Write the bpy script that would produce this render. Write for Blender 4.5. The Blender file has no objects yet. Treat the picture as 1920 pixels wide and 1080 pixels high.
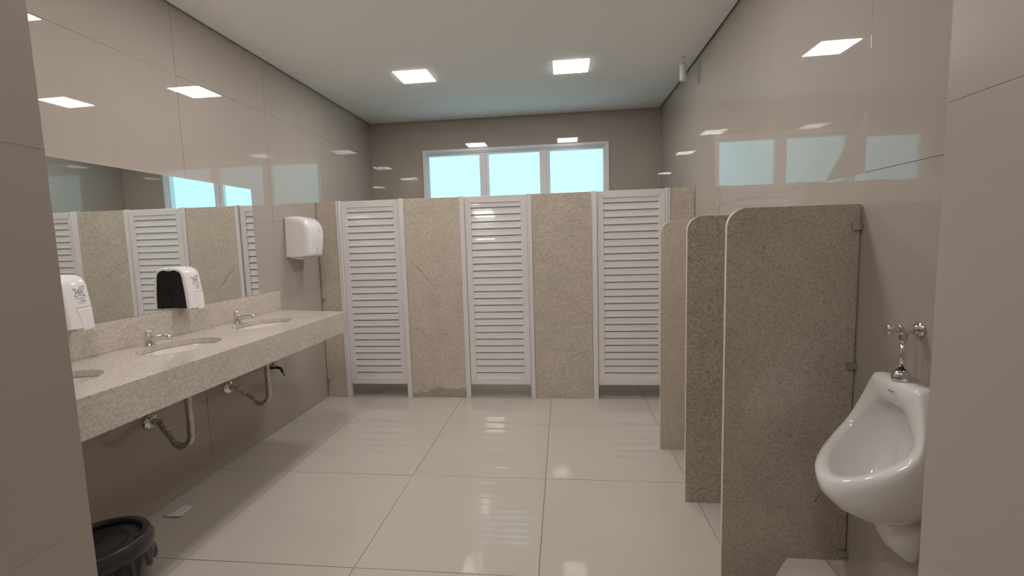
import bpy, bmesh, math, random
from mathutils import Vector, Matrix
random.seed(7)
PI = math.pi
SC = bpy.context.scene
COL = SC.collection

# ------------------------------------------------------------------ camera, world, exposure
YAW, PITCH, ROLL, FPX, CAMH = -0.1112, 0.0988, -0.0290, 869.1, 1.3842
def camera():
    fwd = Vector((math.sin(YAW)*math.cos(PITCH), math.cos(YAW)*math.cos(PITCH), -math.sin(PITCH)))
    r = Vector((math.cos(YAW), -math.sin(YAW), 0)); u = r.cross(fwd)
    c, s = math.cos(ROLL), math.sin(ROLL)
    R = c*r + s*u; U = -s*r + c*u
    m = Matrix(((R.x, U.x, -fwd.x, 0), (R.y, U.y, -fwd.y, 0), (R.z, U.z, -fwd.z, CAMH), (0, 0, 0, 1)))
    cd = bpy.data.cameras.new('camera'); co = bpy.data.objects.new('camera', cd); COL.objects.link(co)
    co.matrix_world = m
    cd.sensor_width = 36; cd.lens = FPX/1920*36; cd.clip_start = 0.02
    SC.camera = co
camera()
w = bpy.data.worlds.new('overcast_sky'); SC.world = w; w.use_nodes = True
w.node_tree.nodes['Background'].inputs['Color'].default_value = (0.41, 0.80, 0.89, 1)
w.node_tree.nodes['Background'].inputs['Strength'].default_value = 1.80
SC.view_settings.view_transform = 'Standard'; SC.view_settings.look = 'None'
SC.view_settings.exposure = 0.0; SC.view_settings.gamma = 1.0
SC.view_settings.use_curve_mapping = False
PANEL_POWER = 43.5          # emission of the ceiling panels

# ------------------------------------------------------------------ room numbers (metres)
XL, XR, YP, YB, ZC, ZP = -2.1994, 1.0859, 3.997, 5.3325, 2.786, 1.787
YF = 0.853                   # front wall face, left part
YFR = 0.888                  # front wall face, right part
EA, EB = -1.037, 0.651       # entry passage sides
YE = -2.6                    # entry end

# ------------------------------------------------------------------ materials
def mat(name, color=(0.8, 0.8, 0.8), rough=0.5, metal=0.0, spec=0.5, coat=0.0):
    m = bpy.data.materials.new(name); m.use_nodes = True
    p = m.node_tree.nodes['Principled BSDF']
    p.inputs['Base Color'].default_value = (*color, 1); p.inputs['Roughness'].default_value = rough
    p.inputs['Metallic'].default_value = metal; p.inputs['Specular IOR Level'].default_value = spec
    p.inputs['Coat Weight'].default_value = coat; p.inputs['Coat Roughness'].default_value = 0.03
    return m
def nd(m, t, **kw):
    n = m.node_tree.nodes.new(t)
    for k, v in kw.items():
        if hasattr(n, k): setattr(n, k, v)
        else: n.inputs[k].default_value = v
    return n
def lk(m, a, b): m.node_tree.links.new(a, b)
def ramp(m, fac, stops, interp='LINEAR'):
    r = nd(m, 'ShaderNodeValToRGB'); r.color_ramp.interpolation = interp
    e = r.color_ramp.elements
    while len(e) < len(stops): e.new(0.5)
    for i, (p, c) in enumerate(stops):
        e[i].position = p; e[i].color = (*c, 1) if len(c) == 3 else c
    lk(m, fac, r.inputs['Fac']); return r
def coords(m, scale=(1, 1, 1), world=False):
    tc = nd(m, 'ShaderNodeTexCoord'); mp = nd(m, 'ShaderNodeMapping'); mp.inputs['Scale'].default_value = scale
    if world:
        g = nd(m, 'ShaderNodeNewGeometry'); lk(m, g.outputs['Position'], mp.inputs['Vector'])
    else: lk(m, tc.outputs['Object'], mp.inputs['Vector'])
    return mp.outputs['Vector']
def mixc(m, fac, a, b, mode='MIX'):
    n = nd(m, 'ShaderNodeMix', data_type='RGBA', blend_type=mode)
    for s, v in ((n.inputs[0], fac), (n.inputs[6], a), (n.inputs[7], b)):
        if hasattr(v, 'links'): lk(m, v, s)
        elif isinstance(v, (int, float)): s.default_value = v
        else: s.default_value = (*v, 1)
    return n.outputs[2]

def tile_mat(name, c, rough, wavy, var=0.03, spec=0.5):
    m = mat(name, c, rough, spec=spec); p = m.node_tree.nodes['Principled BSDF']
    v = coords(m, world=True)
    n1 = nd(m, 'ShaderNodeTexNoise', Scale=1.3, Detail=3.0); lk(m, v, n1.inputs['Vector'])
    r = ramp(m, n1.outputs['Fac'], [(0.3, tuple(x*(1-var) for x in c)), (0.7, tuple(min(1, x*(1+var)) for x in c))])
    oi = nd(m, 'ShaderNodeObjectInfo')
    rr = ramp(m, oi.outputs['Random'], [(0.0, (0.965, 0.965, 0.965)), (1.0, (1.0, 1.0, 1.0))])
    lk(m, mixc(m, 1.0, r.outputs['Color'], rr.outputs['Color'], 'MULTIPLY'), p.inputs['Base Color'])
    n2 = nd(m, 'ShaderNodeTexNoise', Scale=2.2, Detail=0.0); lk(m, v, n2.inputs['Vector'])
    b = nd(m, 'ShaderNodeBump', Strength=1.0, Distance=wavy); lk(m, n2.outputs['Fac'], b.inputs['Height'])
    lk(m, b.outputs['Normal'], p.inputs['Normal'])
    return m

def msk_v(m, sq):
    o = nd(m, 'ShaderNodeMapping'); o.inputs['Location'].default_value = (3.1, 1.7, 5.3); lk(m, sq.outputs['Vector'], o.inputs['Vector']); return o.outputs['Vector']
def granite(name, base, dark, light, scale=95, amount=0.5, rough=0.08, stain=False, vein=False, dens=0.48):
    """beige granite with short worm-like darker grains and a few black specks"""
    m = mat(name, base, rough); p = m.node_tree.nodes['Principled BSDF']
    v = coords(m, (1, 1, 1), world=True)
    big = nd(m, 'ShaderNodeTexNoise', Scale=5.0, Detail=3.0); lk(m, v, big.inputs['Vector'])
    sq = nd(m, 'ShaderNodeMapping'); sq.inputs['Scale'].default_value = (0.8, 0.8, 1.25); lk(m, v, sq.inputs['Vector'])
    wrm = nd(m, 'ShaderNodeTexNoise', Scale=scale, Detail=1.0, Roughness=0.5, Distortion=1.8); lk(m, sq.outputs['Vector'], wrm.inputs['Vector'])
    msk = nd(m, 'ShaderNodeTexNoise', Scale=scale*0.55, Detail=2.0, Roughness=0.6); lk(m, v, msk.inputs['Vector'])
    fin = nd(m, 'ShaderNodeTexNoise', Scale=scale*2.3, Detail=3.0, Roughness=0.7); lk(m, v, fin.inputs['Vector'])
    c = ramp(m, big.outputs['Fac'], [(0.3, tuple(x*0.92 for x in base)), (0.7, tuple(x*1.05 for x in base))]).outputs['Color']
    fl_ = ramp(m, fin.outputs['Fac'], [(0.40, (0.80,)*3), (0.50, (1.0,)*3), (0.62, (1.12,)*3)]).outputs['Color']
    c = mixc(m, 1.0, c, fl_, 'MULTIPLY')
    wl = ramp(m, wrm.outputs['Fac'], [(0.55, (0, 0, 0)), (0.64, (0.7,)*3)]).outputs['Color']
    c = mixc(m, wl, c, light)
    wr2 = nd(m, 'ShaderNodeTexNoise', Scale=scale*0.8, Detail=1.0, Roughness=0.5, Distortion=2.2); lk(m, msk_v(m, sq), wr2.inputs['Vector'])
    for k_, (nz, th) in enumerate(((wrm, dens), (wr2, dens))):
        wd = ramp(m, nz.outputs['Fac'], [(0.440, (0, 0, 0)), (0.462, (amount*(0.8 if k_ else 1),)*3), (0.484, (0, 0, 0))]).outputs['Color']
        mk = ramp(m, msk.outputs['Fac'], [(th, (0, 0, 0)), (th+0.08, (1, 1, 1))] if k_ == 0 else [(1-th-0.08, (1, 1, 1)), (1-th, (0, 0, 0))]).outputs['Color']
        c = mixc(m, mixc(m, 1.0, wd, mk, 'MULTIPLY'), c, dark)
    mid = nd(m, 'ShaderNodeTexNoise', Scale=22.0, Detail=4.0, Roughness=0.65, Distortion=1.0); lk(m, v, mid.inputs['Vector'])
    sp = ramp(m, mid.outputs['Fac'], [(0.26, (0.85,)*3), (0.30, (0, 0, 0))]).outputs['Color']
    c = mixc(m, sp, c, tuple(x*0.62 for x in dark))
    if vein:       # one thin diagonal vein, fading at its ends
        sx = nd(m, 'ShaderNodeSeparateXYZ'); lk(m, v, sx.inputs['Vector'])
        wn = nd(m, 'ShaderNodeTexNoise', Scale=9.0, Detail=3.0); lk(m, v, wn.inputs['Vector'])
        def mth(op, a_, b_=None, c_=None):
            n = nd(m, 'ShaderNodeMath', operation=op)
            for i_, q in enumerate((a_, b_, c_)):
                if q is None: continue
                if hasattr(q, 'links'): lk(m, q, n.inputs[i_])
                else: n.inputs[i_].default_value = q
            return n.outputs[0]
        for (xa_, za_, xb_, zb_, st_) in ((-1.352, 1.255, -1.115, 0.985, 0.75), (-1.37, 0.66, -1.15, 0.50, 0.35)):
            k_ = (zb_-za_)/(xb_-xa_)
            f = mth('MULTIPLY_ADD', sx.outputs['X'], -k_, sx.outputs['Z'])
            f = mth('MULTIPLY_ADD', wn.outputs['Fac'], 0.07, f)
            f = mth('ABSOLUTE', mth('ADD', f, -(za_-k_*xa_)-0.035))
            ln_ = ramp(m, f, [(0.0, (st_,)*3), (0.009, (0, 0, 0))]).outputs['Color']
            e_ = ramp(m, mth('ADD', sx.outputs['X'], 2.0), [((xa_+2.0), (0, 0, 0)), ((xa_+2.03), (1, 1, 1)), ((xb_+1.95), (1, 1, 1)), ((xb_+2.02), (0, 0, 0))]).outputs['Color']
            c = mixc(m, mixc(m, 1.0, ln_, e_, 'MULTIPLY'), c, tuple(x*0.75 for x in dark))
    if stain:      # water mark with a ragged upper edge along the foot of the slab
        sx = nd(m, 'ShaderNodeSeparateXYZ'); lk(m, v, sx.inputs['Vector'])
        sn = nd(m, 'ShaderNodeTexNoise', Scale=7.0, Detail=4.0); lk(m, v, sn.inputs['Vector'])
        ad = nd(m, 'ShaderNodeMath', operation='MULTIPLY_ADD'); lk(m, sn.outputs['Fac'], ad.inputs[0]); ad.inputs[1].default_value = -0.28; lk(m, sx.outputs['Z'], ad.inputs[2])
        st = ramp(m, ad.outputs[0], [(0.0, (1, 1, 1)), (0.004, (0, 0, 0))])
        a2 = nd(m, 'ShaderNodeMath', operation='ADD'); lk(m, ad.outputs[0], a2.inputs[0]); a2.inputs[1].default_value = 0.075
        lk(m, a2.outputs[0], st.inputs['Fac'])
        c = mixc(m, st.outputs['Color'], c, mixc(m, 0.5, c, tuple(x*0.8 for x in dark)))
    lk(m, c, p.inputs['Base Color'])
    b = nd(m, 'ShaderNodeBump', Strength=0.03, Distance=0.001); lk(m, wrm.outputs['Fac'], b.inputs['Height'])
    lk(m, b.outputs['Normal'], p.inputs['Normal'])
    return m

M_WALL = tile_mat('porcelain_wall', (0.44, 0.39, 0.345), 0.012, 0.0005)
M_ENTRY = tile_mat('porcelain_entry', (0.44, 0.39, 0.345), 0.28, 0.0003)
M_FLOOR = tile_mat('porcelain_floor', (0.54, 0.492, 0.435), 0.016, 0.0004, spec=0.75)
M_GROUT = mat('grout', (0.16, 0.135, 0.11), 0.9)
M_GROUTW = mat('wall_grout', (0.41, 0.365, 0.32), 0.8)
M_GROUTE = mat('entry_grout', (0.62, 0.56, 0.50), 0.8)
M_CEIL = mat('ceiling_paint', (0.95, 0.94, 0.93), 0.8)
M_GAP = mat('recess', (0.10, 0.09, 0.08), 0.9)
M_WHITE = mat('white_aluminium', (0.82, 0.80, 0.80), 0.16)
M_SLAT = mat('white_slat_enamel', (0.82, 0.80, 0.80), 0.05)
M_WINF = mat('window_white', (0.80, 0.80, 0.83), 0.25)
M_GR_A = granite('granite_beige', (0.63, 0.56, 0.47), (0.23, 0.19, 0.145), (0.72, 0.65, 0.555), 48, 0.85)
M_GR_S = granite('granite_beige_stained', (0.65, 0.575, 0.485), (0.31, 0.255, 0.20), (0.72, 0.65, 0.555), 50, 0.65, stain=True, vein=True)
M_GR_D = granite('granite_dark_grain', (0.64, 0.57, 0.48), (0.17, 0.145, 0.11), (0.74, 0.67, 0.57), 46, 0.95, dens=0.41)
M_GR_C = granite('granite_cream', (0.60, 0.54, 0.475), (0.44, 0.39, 0.335), (0.61, 0.55, 0.485), 40, 0.30, rough=0.12)
M_EDGE = mat('granite_cut_edge', (0.66, 0.60, 0.50), 0.35)
M_CHROME = mat('chrome', (0.80, 0.79, 0.78), 0.06, 1.0)
M_STEEL = mat('brushed_steel', (0.66, 0.63, 0.60), 0.22, 1.0)
M_BASIN = mat('cream_ceramic', (0.80, 0.755, 0.70), 0.08, coat=0.3)
M_FLEX = mat('corrugated_chrome', (0.62, 0.58, 0.53), 0.20, 1.0)
M_MIRROR = mat('mirror_silver', (0.90, 0.93, 0.92), 0.0, 1.0)
M_MEDGE = mat('mirror_edge', (0.75, 0.80, 0.78), 0.2)
M_CER = mat('white_ceramic', (0.82, 0.80, 0.79), 0.06, coat=0.4)
M_PLASTIC = mat('white_plastic', (0.82, 0.80, 0.80), 0.12)
M_PLASTIC2 = mat('white_plastic_matte', (0.76, 0.74, 0.74), 0.35)
M_BLACK = mat('black_plastic', (0.012, 0.010, 0.012), 0.25)
M_LID = mat('black_lid_plastic', (0.028, 0.024, 0.027), 0.22)
M_BAG = mat('black_bag_film', (0.010, 0.007, 0.010), 0.18)
M_GREEN = mat('dark_green_ink', (0.04, 0.085, 0.03), 0.5)
M_INK = mat('grey_ink', (0.22, 0.22, 0.23), 0.5)
M_PAPER = mat('paper', (0.72, 0.68, 0.65), 0.8)
M_BRASS = mat('dark_metal', (0.10, 0.085, 0.07), 0.3, 1.0)
M_RUBBER = mat('dark_rubber', (0.02, 0.02, 0.02), 0.5)
def led_mat():
    m = bpy.data.materials.new('led_diffuser'); m.use_nodes = True
    nt = m.node_tree; nt.nodes.remove(nt.nodes['Principled BSDF'])
    e = nt.nodes.new('ShaderNodeEmission'); e.inputs['Color'].default_value = (1.0, 0.95, 0.91, 1); e.inputs['Strength'].default_value = PANEL_POWER
    nt.links.new(e.outputs[0], nt.nodes['Material Output'].inputs[0]); return m
M_LED = led_mat()
def glass_mat():
    m = bpy.data.materials.new('frosted_pane'); m.use_nodes = True
    nt = m.node_tree; nt.nodes.remove(nt.nodes['Principled BSDF'])
    t = nt.nodes.new('ShaderNodeBsdfTransparent'); t.inputs['Color'].default_value = (0.97, 1.0, 1.0, 1)
    g = nt.nodes.new('ShaderNodeBsdfGlossy'); g.inputs['Roughness'].default_value = 0.7
    mx = nt.nodes.new('ShaderNodeMixShader'); mx.inputs[0].default_value = 0.05
    nt.links.new(t.outputs[0], mx.inputs[1]); nt.links.new(g.outputs[0], mx.inputs[2])
    nt.links.new(mx.outputs[0], nt.nodes['Material Output'].inputs[0]); return m
M_PANE = glass_mat()

# ------------------------------------------------------------------ mesh helpers
class MB:
    def __init__(s): s.v = []; s.f = []; s.sm = []
    def add(s, vs, fs, smooth=False):
        o = len(s.v); s.v += [tuple(p) for p in vs]
        s.f += [tuple(i+o for i in f) for f in fs]; s.sm += [smooth]*len(fs); return s
    def box(s, x0, x1, y0, y1, z0, z1):
        vs = [(x, y, z) for x in (x0, x1) for y in (y0, y1) for z in (z0, z1)]
        return s.add(vs, [(0, 1, 3, 2), (4, 6, 7, 5), (0, 4, 5, 1), (2, 3, 7, 6), (0, 2, 6, 4), (1, 5, 7, 3)])
    def rings(s, rings, smooth=True, close=True, cap0=True, cap1=True):
        n = len(rings[0]); vs = [p for r in rings for p in r]; fs = []
        for i in range(len(rings)-1):
            for j in range(n if close else n-1):
                k = (j+1) % n
                fs.append((i*n+j, i*n+k, (i+1)*n+k, (i+1)*n+j))
        s.add(vs, fs, smooth); o = len(s.v)-len(vs)
        if cap0: s.f.append(tuple(o+j for j in reversed(range(n)))); s.sm.append(False)
        if cap1: s.f.append(tuple(o+(len(rings)-1)*n+j for j in range(n))); s.sm.append(False)
        return s
    def lathe(s, prof, origin, axis=(0, 0, 1), n=32, cap0=True, cap1=True, smooth=True):
        a = Vector(axis).normalized(); t = Vector((1, 0, 0)) if abs(a.x) < 0.9 else Vector((0, 1, 0))
        u = a.cross(t).normalized(); v = a.cross(u); o = Vector(origin)
        return s.rings([[o + a*h + (u*math.cos(2*PI*j/n) + v*math.sin(2*PI*j/n))*r for j in range(n)] for r, h in prof],
                       smooth, cap0=cap0, cap1=cap1)
    def tube(s, pts, rad, n=16, caps=True):
        pts = [Vector(p) for p in pts]; rs = rad if isinstance(rad, (list, tuple)) else [rad]*len(pts)
        rings = []; up = None
        for i, p in enumerate(pts):
            t = (pts[min(i+1, len(pts)-1)] - pts[max(i-1, 0)]).normalized()
            if up is None:
                up = Vector((0, 1, 0)) if abs(t.y) < 0.9 else Vector((1, 0, 0))
            u = t.cross(up).normalized(); v = u.cross(t).normalized(); up = v
            rings.append([p + (u*math.cos(2*PI*j/n) + v*math.sin(2*PI*j/n))*rs[i] for j in range(n)])
        return s.rings(rings, True, cap0=caps, cap1=caps)
    def prism(s, poly, d, axis, smooth=False):
        """poly: list of 3D points, d: extrusion vector"""
        a = [Vector(p) for p in poly]; b = [p + Vector(d) for p in a]
        return s.rings([a, b], smooth)
    def build(s, name, m, parent=None, bevel=0, segs=2, loc=(0, 0, 0), angle=40):
        me = bpy.data.meshes.new(name); L = Vector(loc)
        me.from_pydata([tuple(Vector(p)-L) for p in s.v], [], s.f)
        me.polygons.foreach_set('use_smooth', s.sm); me.materials.append(m)
        bm = bmesh.new(); bm.from_mesh(me); bmesh.ops.recalc_face_normals(bm, faces=bm.faces); bm.to_mesh(me); bm.free()
        o = bpy.data.objects.new(name, me); COL.objects.link(o)
        if parent is not None: o.parent = parent
        else: o.location = L
        if bevel:
            b = o.modifiers.new('bevel', 'BEVEL'); b.width = bevel; b.segments = segs; b.limit_method = 'ANGLE'
            b.angle_limit = math.radians(angle); b.harden_normals = True
            me.polygons.foreach_set('use_smooth', [True]*len(me.polygons))
        return o
def smooth_path(pts, n=8):
    """Catmull-Rom through the points"""
    P = [Vector(p) for p in pts]; P = [P[0]*2-P[1]] + P + [P[-1]*2-P[-2]]; out = []
    for i in range(1, len(P)-2):
        for k in range(n):
            t = k/n; a, b, c, d = P[i-1], P[i], P[i+1], P[i+2]
            out.append(0.5*((2*b) + (c-a)*t + (2*a-5*b+4*c-d)*t*t + (-a+3*b-3*c+d)*t**3))
    out.append(P[-2]); return out
def empty(name, loc=(0, 0, 0)):
    o = bpy.data.objects.new(name, None); COL.objects.link(o); o.location = loc; o.empty_display_size = 0.05; return o
def tag(o, label, cat, group=None):
    o['label'] = label; o['category'] = cat
    if group: o['group'] = group
    return o
def struct(o, label=None, cat=None):
    o['kind'] = 'structure'
    if label: o['label'] = label
    if cat: o['category'] = cat
    return o
def copy_tree(o, off, parent=None):
    c = o.copy(); COL.objects.link(c)
    if parent is None: c.location = Vector(o.location) + Vector(off)
    else: c.parent = parent
    for ch in list(o.children): copy_tree(ch, off, c)
    return c

# ------------------------------------------------------------------ tiled surfaces
def pane_tile(origin, U, V, N, u0, u1, v0, v1, m, parent, gap=0.0006, th=0.006, tilt=0.0006):
    """one tile lying on the plane origin+uU+vV, its face at the plane, its back th behind"""
    U, V, N, O = Vector(U), Vector(V), Vector(N), Vector(origin)
    a, b, c, d = u0+gap, u1-gap, v0+gap, v1-gap
    if b-a < 0.01 or d-c < 0.01: return
    tu, tv = random.uniform(-tilt, tilt), random.uniform(-tilt, tilt)
    def P(u, v, h):
        uu = (u-(a+b)/2)/0.8*2; vv = (v-(c+d)/2)/0.8*2
        return O + U*u + V*v + N*(h + (tu*uu + tv*vv if h > -0.001 else 0))
    e = 0.0004
    front = [P(a+e, c+e, 0), P(b-e, c+e, 0), P(b-e, d-e, 0), P(a+e, d-e, 0)]
    rim = [P(a, c, -e*0.8), P(b, c, -e*0.8), P(b, d, -e*0.8), P(a, d, -e*0.8)]
    back = [P(a, c, -th), P(b, c, -th), P(b, d, -th), P(a, d, -th)]
    mb = MB(); mb.add(front+rim+back, [(0, 1, 2, 3)] + [(i, 4+i, 4+(i+1) % 4, (i+1) % 4) for i in range(4)]
                      + [(4+i, 8+i, 8+(i+1) % 4, 4+(i+1) % 4) for i in range(4)])
    return mb.build('tile', m, parent)
def tile_grid(origin, U, V, N, us, vs, m, parent, hole=None, **kw):
    for i in range(len(us)-1):
        for j in range(len(vs)-1):
            u0, u1, v0, v1 = us[i], us[i+1], vs[j], vs[j+1]
            if hole:
                h0, h1, k0, k1 = hole
                if u0 < h1 and u1 > h0 and v0 < k1 and v1 > k0:     # cut round the window
                    for (a, b, c, d) in ((u0, min(u1, h0), v0, v1), (max(u0, h1), u1, v0, v1),
                                         (max(u0, h0), min(u1, h1), v0, min(v1, k0)), (max(u0, h0), min(u1, h1), max(v0, k1), v1)):
                        if b-a > 0.01 and d-c > 0.01:
                            g = kw.get('gap', 0.0011)
                            pane_tile(origin, U, V, N, a-(g if a == h0 else 0), b+(g if b == h1 else 0), c, d, m, parent, tilt=0.0001)
                    continue
            pane_tile(origin, U, V, N, u0, u1, v0, v1, m, parent, **kw)
VS = [0.0, 0.797, 1.597, 2.397, 2.81]
T = 0.0018
# floor
fl = struct(MB().box(XL-0.1, XR+0.1, YE-0.1, YB+0.1, -0.12, -0.0055).build('floor', M_GROUT))
fx = [XL, -1.7237, -0.9237, -0.1237, 0.682, XR]
fy = [YE, -2.21, -1.41, -0.61, 0.192, 0.992, 1.79, 2.592, 3.392, 4.192, 4.992, YB]
tile_grid((0, 0, 0), (1, 0, 0), (0, 1, 0), (0, 0, 1), fx, fy, M_FLOOR, fl, tilt=0.0004, gap=0.0014)
# walls
wl = struct(MB().box(XL-0.12, XL-T, YF-0.12, YB+0.1, -0.12, 2.9).build('wall_left', M_GROUTW))
tile_grid((XL, 0, 0), (0, 1, 0), (0, 0, 1), (1, 0, 0), [YF, 0.955, 1.755, 2.556, 3.366, 4.148, 4.95, YB], VS, M_WALL, wl, tilt=0.0009)
wr = struct(MB().box(XR+T, XR+0.12, YFR-0.12, YB+0.1, -0.12, 2.9).build('wall_right', M_GROUTW))
tile_grid((XR, 0, 0), (0, 1, 0), (0, 0, 1), (-1, 0, 0), [YFR, 1.03, 1.829, 2.631, 3.41, 4.208, 5.0, YB], VS, M_WALL, wr, tilt=0.0014)
WX0, WX1, WZ0, WZ1 = -1.585, 0.525, 1.805, 2.457
wb = MB()
wb.box(XL-0.12, WX0, YB+T, YB+0.15, -0.12, 2.9); wb.box(WX1, XR+0.12, YB+T, YB+0.15, -0.12, 2.9)
wb.box(WX0, WX1, YB+T, YB+0.15, -0.12, WZ0); wb.box(WX0, WX1, YB+T, YB+0.15, WZ1, 2.9)
wb = struct(wb.build('wall_back', M_GROUTW))
tile_grid((0, YB, 0), (1, 0, 0), (0, 0, 1), (0, -1, 0), [XL, -1.714, -0.913, -0.102, 0.70, XR], VS, M_WALL, wb, hole=(WX0, WX1, WZ0, WZ1), tilt=0.0007)
wf = MB().box(XL-0.12, EA-0.01, YF-0.14, YF-T, -0.12, 2.9)
wf = struct(wf.build('wall_front_left', M_GROUTW))
tile_grid((0, YF, 0), (1, 0, 0), (0, 0, 1), (0, 1, 0), [XL, -1.84, EA], VS, M_WALL, wf)
wf = struct(MB().box(EB+0.01, XR+0.12, YFR-0.14, YFR-T, -0.12, 2.9).build('wall_front_right', M_GROUTW))
tile_grid((0, YFR, 0), (1, 0, 0), (0, 0, 1), (0, 1, 0), [EB, XR], VS, M_WALL, wf)
we = struct(MB().box(EA-0.12, EA-T, YE-0.1, YF-T, -0.12, 2.9).build('wall_entry_left', M_GROUTE))
tile_grid((EA, 0, 0), (0, 1, 0), (0, 0, 1), (1, 0, 0), [YE, -2.26, -1.46, -0.66, 0.14, YF], VS, M_ENTRY, we, tilt=0.0001, gap=0.0003)
we = struct(MB().box(EB+T, EB+0.12, YE-0.1, YFR-T, -0.12, 2.9).build('wall_entry_right', M_GROUTE))
tile_grid((EB, 0, 0), (0, 1, 0), (0, 0, 1), (-1, 0, 0), [YE, -2.2, -1.4, -0.6, 0.2, YFR], VS, M_ENTRY, we, tilt=0.0001, gap=0.0003)
we = struct(MB().box(EA-0.12, EB+0.12, YE-0.12, YE-T, -0.12, 2.9).build('wall_entry_end', M_GROUTE))
tile_grid((0, YE, 0), (1, 0, 0), (0, 0, 1), (0, 1, 0), [EA, -0.24, EB], VS, M_ENTRY, we)
# ceiling: plaster plate with a narrow dark recess all round, slab above
g = 0.014
ce = MB(); ce.box(XL+g, XR-g, YF+0.005, YB-g, ZC, ZC+0.02); ce.box(EA+g, EB-g, YE+g, YF+0.005, ZC, ZC+0.02)
ce = struct(ce.build('ceiling', M_CEIL))
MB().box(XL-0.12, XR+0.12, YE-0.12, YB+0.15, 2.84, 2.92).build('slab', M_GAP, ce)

# ------------------------------------------------------------------ window
win = struct(empty('window_1', (0, YB, 0)))
def W(mb, name, m, parent=win, **k): return mb.build(name, m, parent, loc=(0, YB, 0), **k)
def ring(x0, x1, z0, z1, t, y0, y1):
    mb = MB(); mb.box(x0, x0+t, y0, y1, z0, z1); mb.box(x1-t, x1, y0, y1, z0, z1)
    mb.box(x0+t, x1-t, y0, y1, z1-t, z1); mb.box(x0+t, x1-t, y0, y1, z0, z0+t); return mb
W(ring(WX0, WX1, WZ0, WZ1, 0.030, YB-0.018, YB+0.10), 'window_frame', M_WINF, bevel=0.002)
W(ring(WX0+0.030, WX1-0.030, WZ0+0.030, WZ1-0.030, 0.014, YB-0.004, YB+0.10), 'frame_step', M_WINF, bevel=0.002)
sx = [(-1.541, -0.873), (-0.873, -0.185), (-0.185, 0.481)]
PAN = [(-1.520, -0.930), (-0.822, -0.243), (-0.126, 0.462)]
for (a, b), (p0, p1) in zip(sx, PAN):
    p0 += 0.006*0; z0, z1 = WZ0+0.044, WZ1-0.044
    mb = MB(); y0, y1 = YB+0.012, YB+0.06
    mb.box(a, p0, y0, y1, z0, z1); mb.box(p1, b, y0, y1, z0, z1); mb.box(p0, p1, y0, y1, 2.388, z1); mb.box(p0, p1, y0, y1, z0, z0+0.04)
    sf = W(mb, 'sash_frame', M_WINF, bevel=0.003)
    MB().box(p0-0.004, p1+0.004, YB+0.030, YB+0.035, z0+0.035, 2.392).build('pane', M_PANE, sf, loc=(0, YB, 0))
for mx in (-0.873, -0.185):
    W(MB().box(mx-0.014, mx+0.014, YB-0.002, YB+0.011, WZ0+0.044, WZ1-0.044), 'mullion', M_WINF, bevel=0.002)

# ------------------------------------------------------------------ ceiling light panels
def light_panel(x, y, z, label, s=0.138):
    r = empty('ceiling_light', (x, y, z)); tag(r, label, 'light', 'square ceiling light panels')
    t = 0.008
    mb = MB(); mb.box(x-s-t, x-s, y-s-t, y+s+t, z-0.002, z+0.001); mb.box(x+s, x+s+t, y-s-t, y+s+t, z-0.002, z+0.001)
    mb.box(x-s, x+s, y-s-t, y-s, z-0.002, z+0.001); mb.box(x-s, x+s, y+s, y+s+t, z-0.002, z+0.001)
    mb.build('frame', M_CEIL, r, loc=(x, y, z))
    MB().box(x-s, x+s, y-s, y+s, z-0.0045, z-0.0005).build('diffuser', M_LED, r, loc=(x, y, z))
light_panel(-1.205, 3.925, ZC, 'lit square ceiling panel nearest the back left corner, left of the two in view')
light_panel(0.092, 3.945, ZC, 'lit square ceiling panel above the right side, right of the two in view')
light_panel(-1.205, 2.45, ZC, 'lit square ceiling panel above the middle of the sink counter')
light_panel(0.092, 2.45, ZC, 'lit square ceiling panel above the stone urinal dividers')
light_panel(-1.205, 1.03, ZC, 'lit square ceiling panel above the near end of the sink counter')
light_panel(-0.10, -0.05, ZC, 'lit square ceiling panel in the entry passage')

# ------------------------------------------------------------------ cubicle front: granite slabs, jambs, louvered doors
TH = 0.024
def slab(x0, x1, m, label):
    o = MB().box(x0, x1, YP, YP+TH, 0.0, ZP).build('granite_panel', m, bevel=0.002, loc=((x0+x1)/2, YP, 0))
    return tag(o, label, 'partition', 'granite cubicle front panels')
g1 = slab(XL+0.004, -2.010, M_GR_A, 'narrow beige granite cubicle panel against the left wall, behind the counter end')
slab(-1.384, -0.886, M_GR_S, 'wide beige granite cubicle panel with dark water stain at its foot')
slab(-0.258, 0.245, M_GR_D, 'wide granite cubicle panel with dense dark grain, beneath the window')
g4 = slab(0.889, XR-0.003, M_GR_A, 'narrow granite cubicle panel against the right wall beside the right door')
for z in (0.91, 0.16):
    c = MB().box(XL+0.0005, XL+0.034, YP-0.010, YP-0.0005, z-0.012, z+0.012)
    c.build('clamp', M_STEEL, g1, bevel=0.002, loc=g1.location)
JW = [(-2.008, -1.966), (-1.425, -1.386), (-0.884, -0.842), (-0.298, -0.260), (0.247, 0.288), (0.851, 0.887)]
JL = ['white jamb of the left louvered door on its wall side', 'white jamb between the left louvered door and the stained granite panel',
      'white jamb between the stained granite panel and the middle door', 'white jamb between the middle door and the dark-grained granite panel',
      'white jamb between the dark-grained granite panel and the right door', 'white jamb of the right louvered door on the right wall side']
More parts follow.
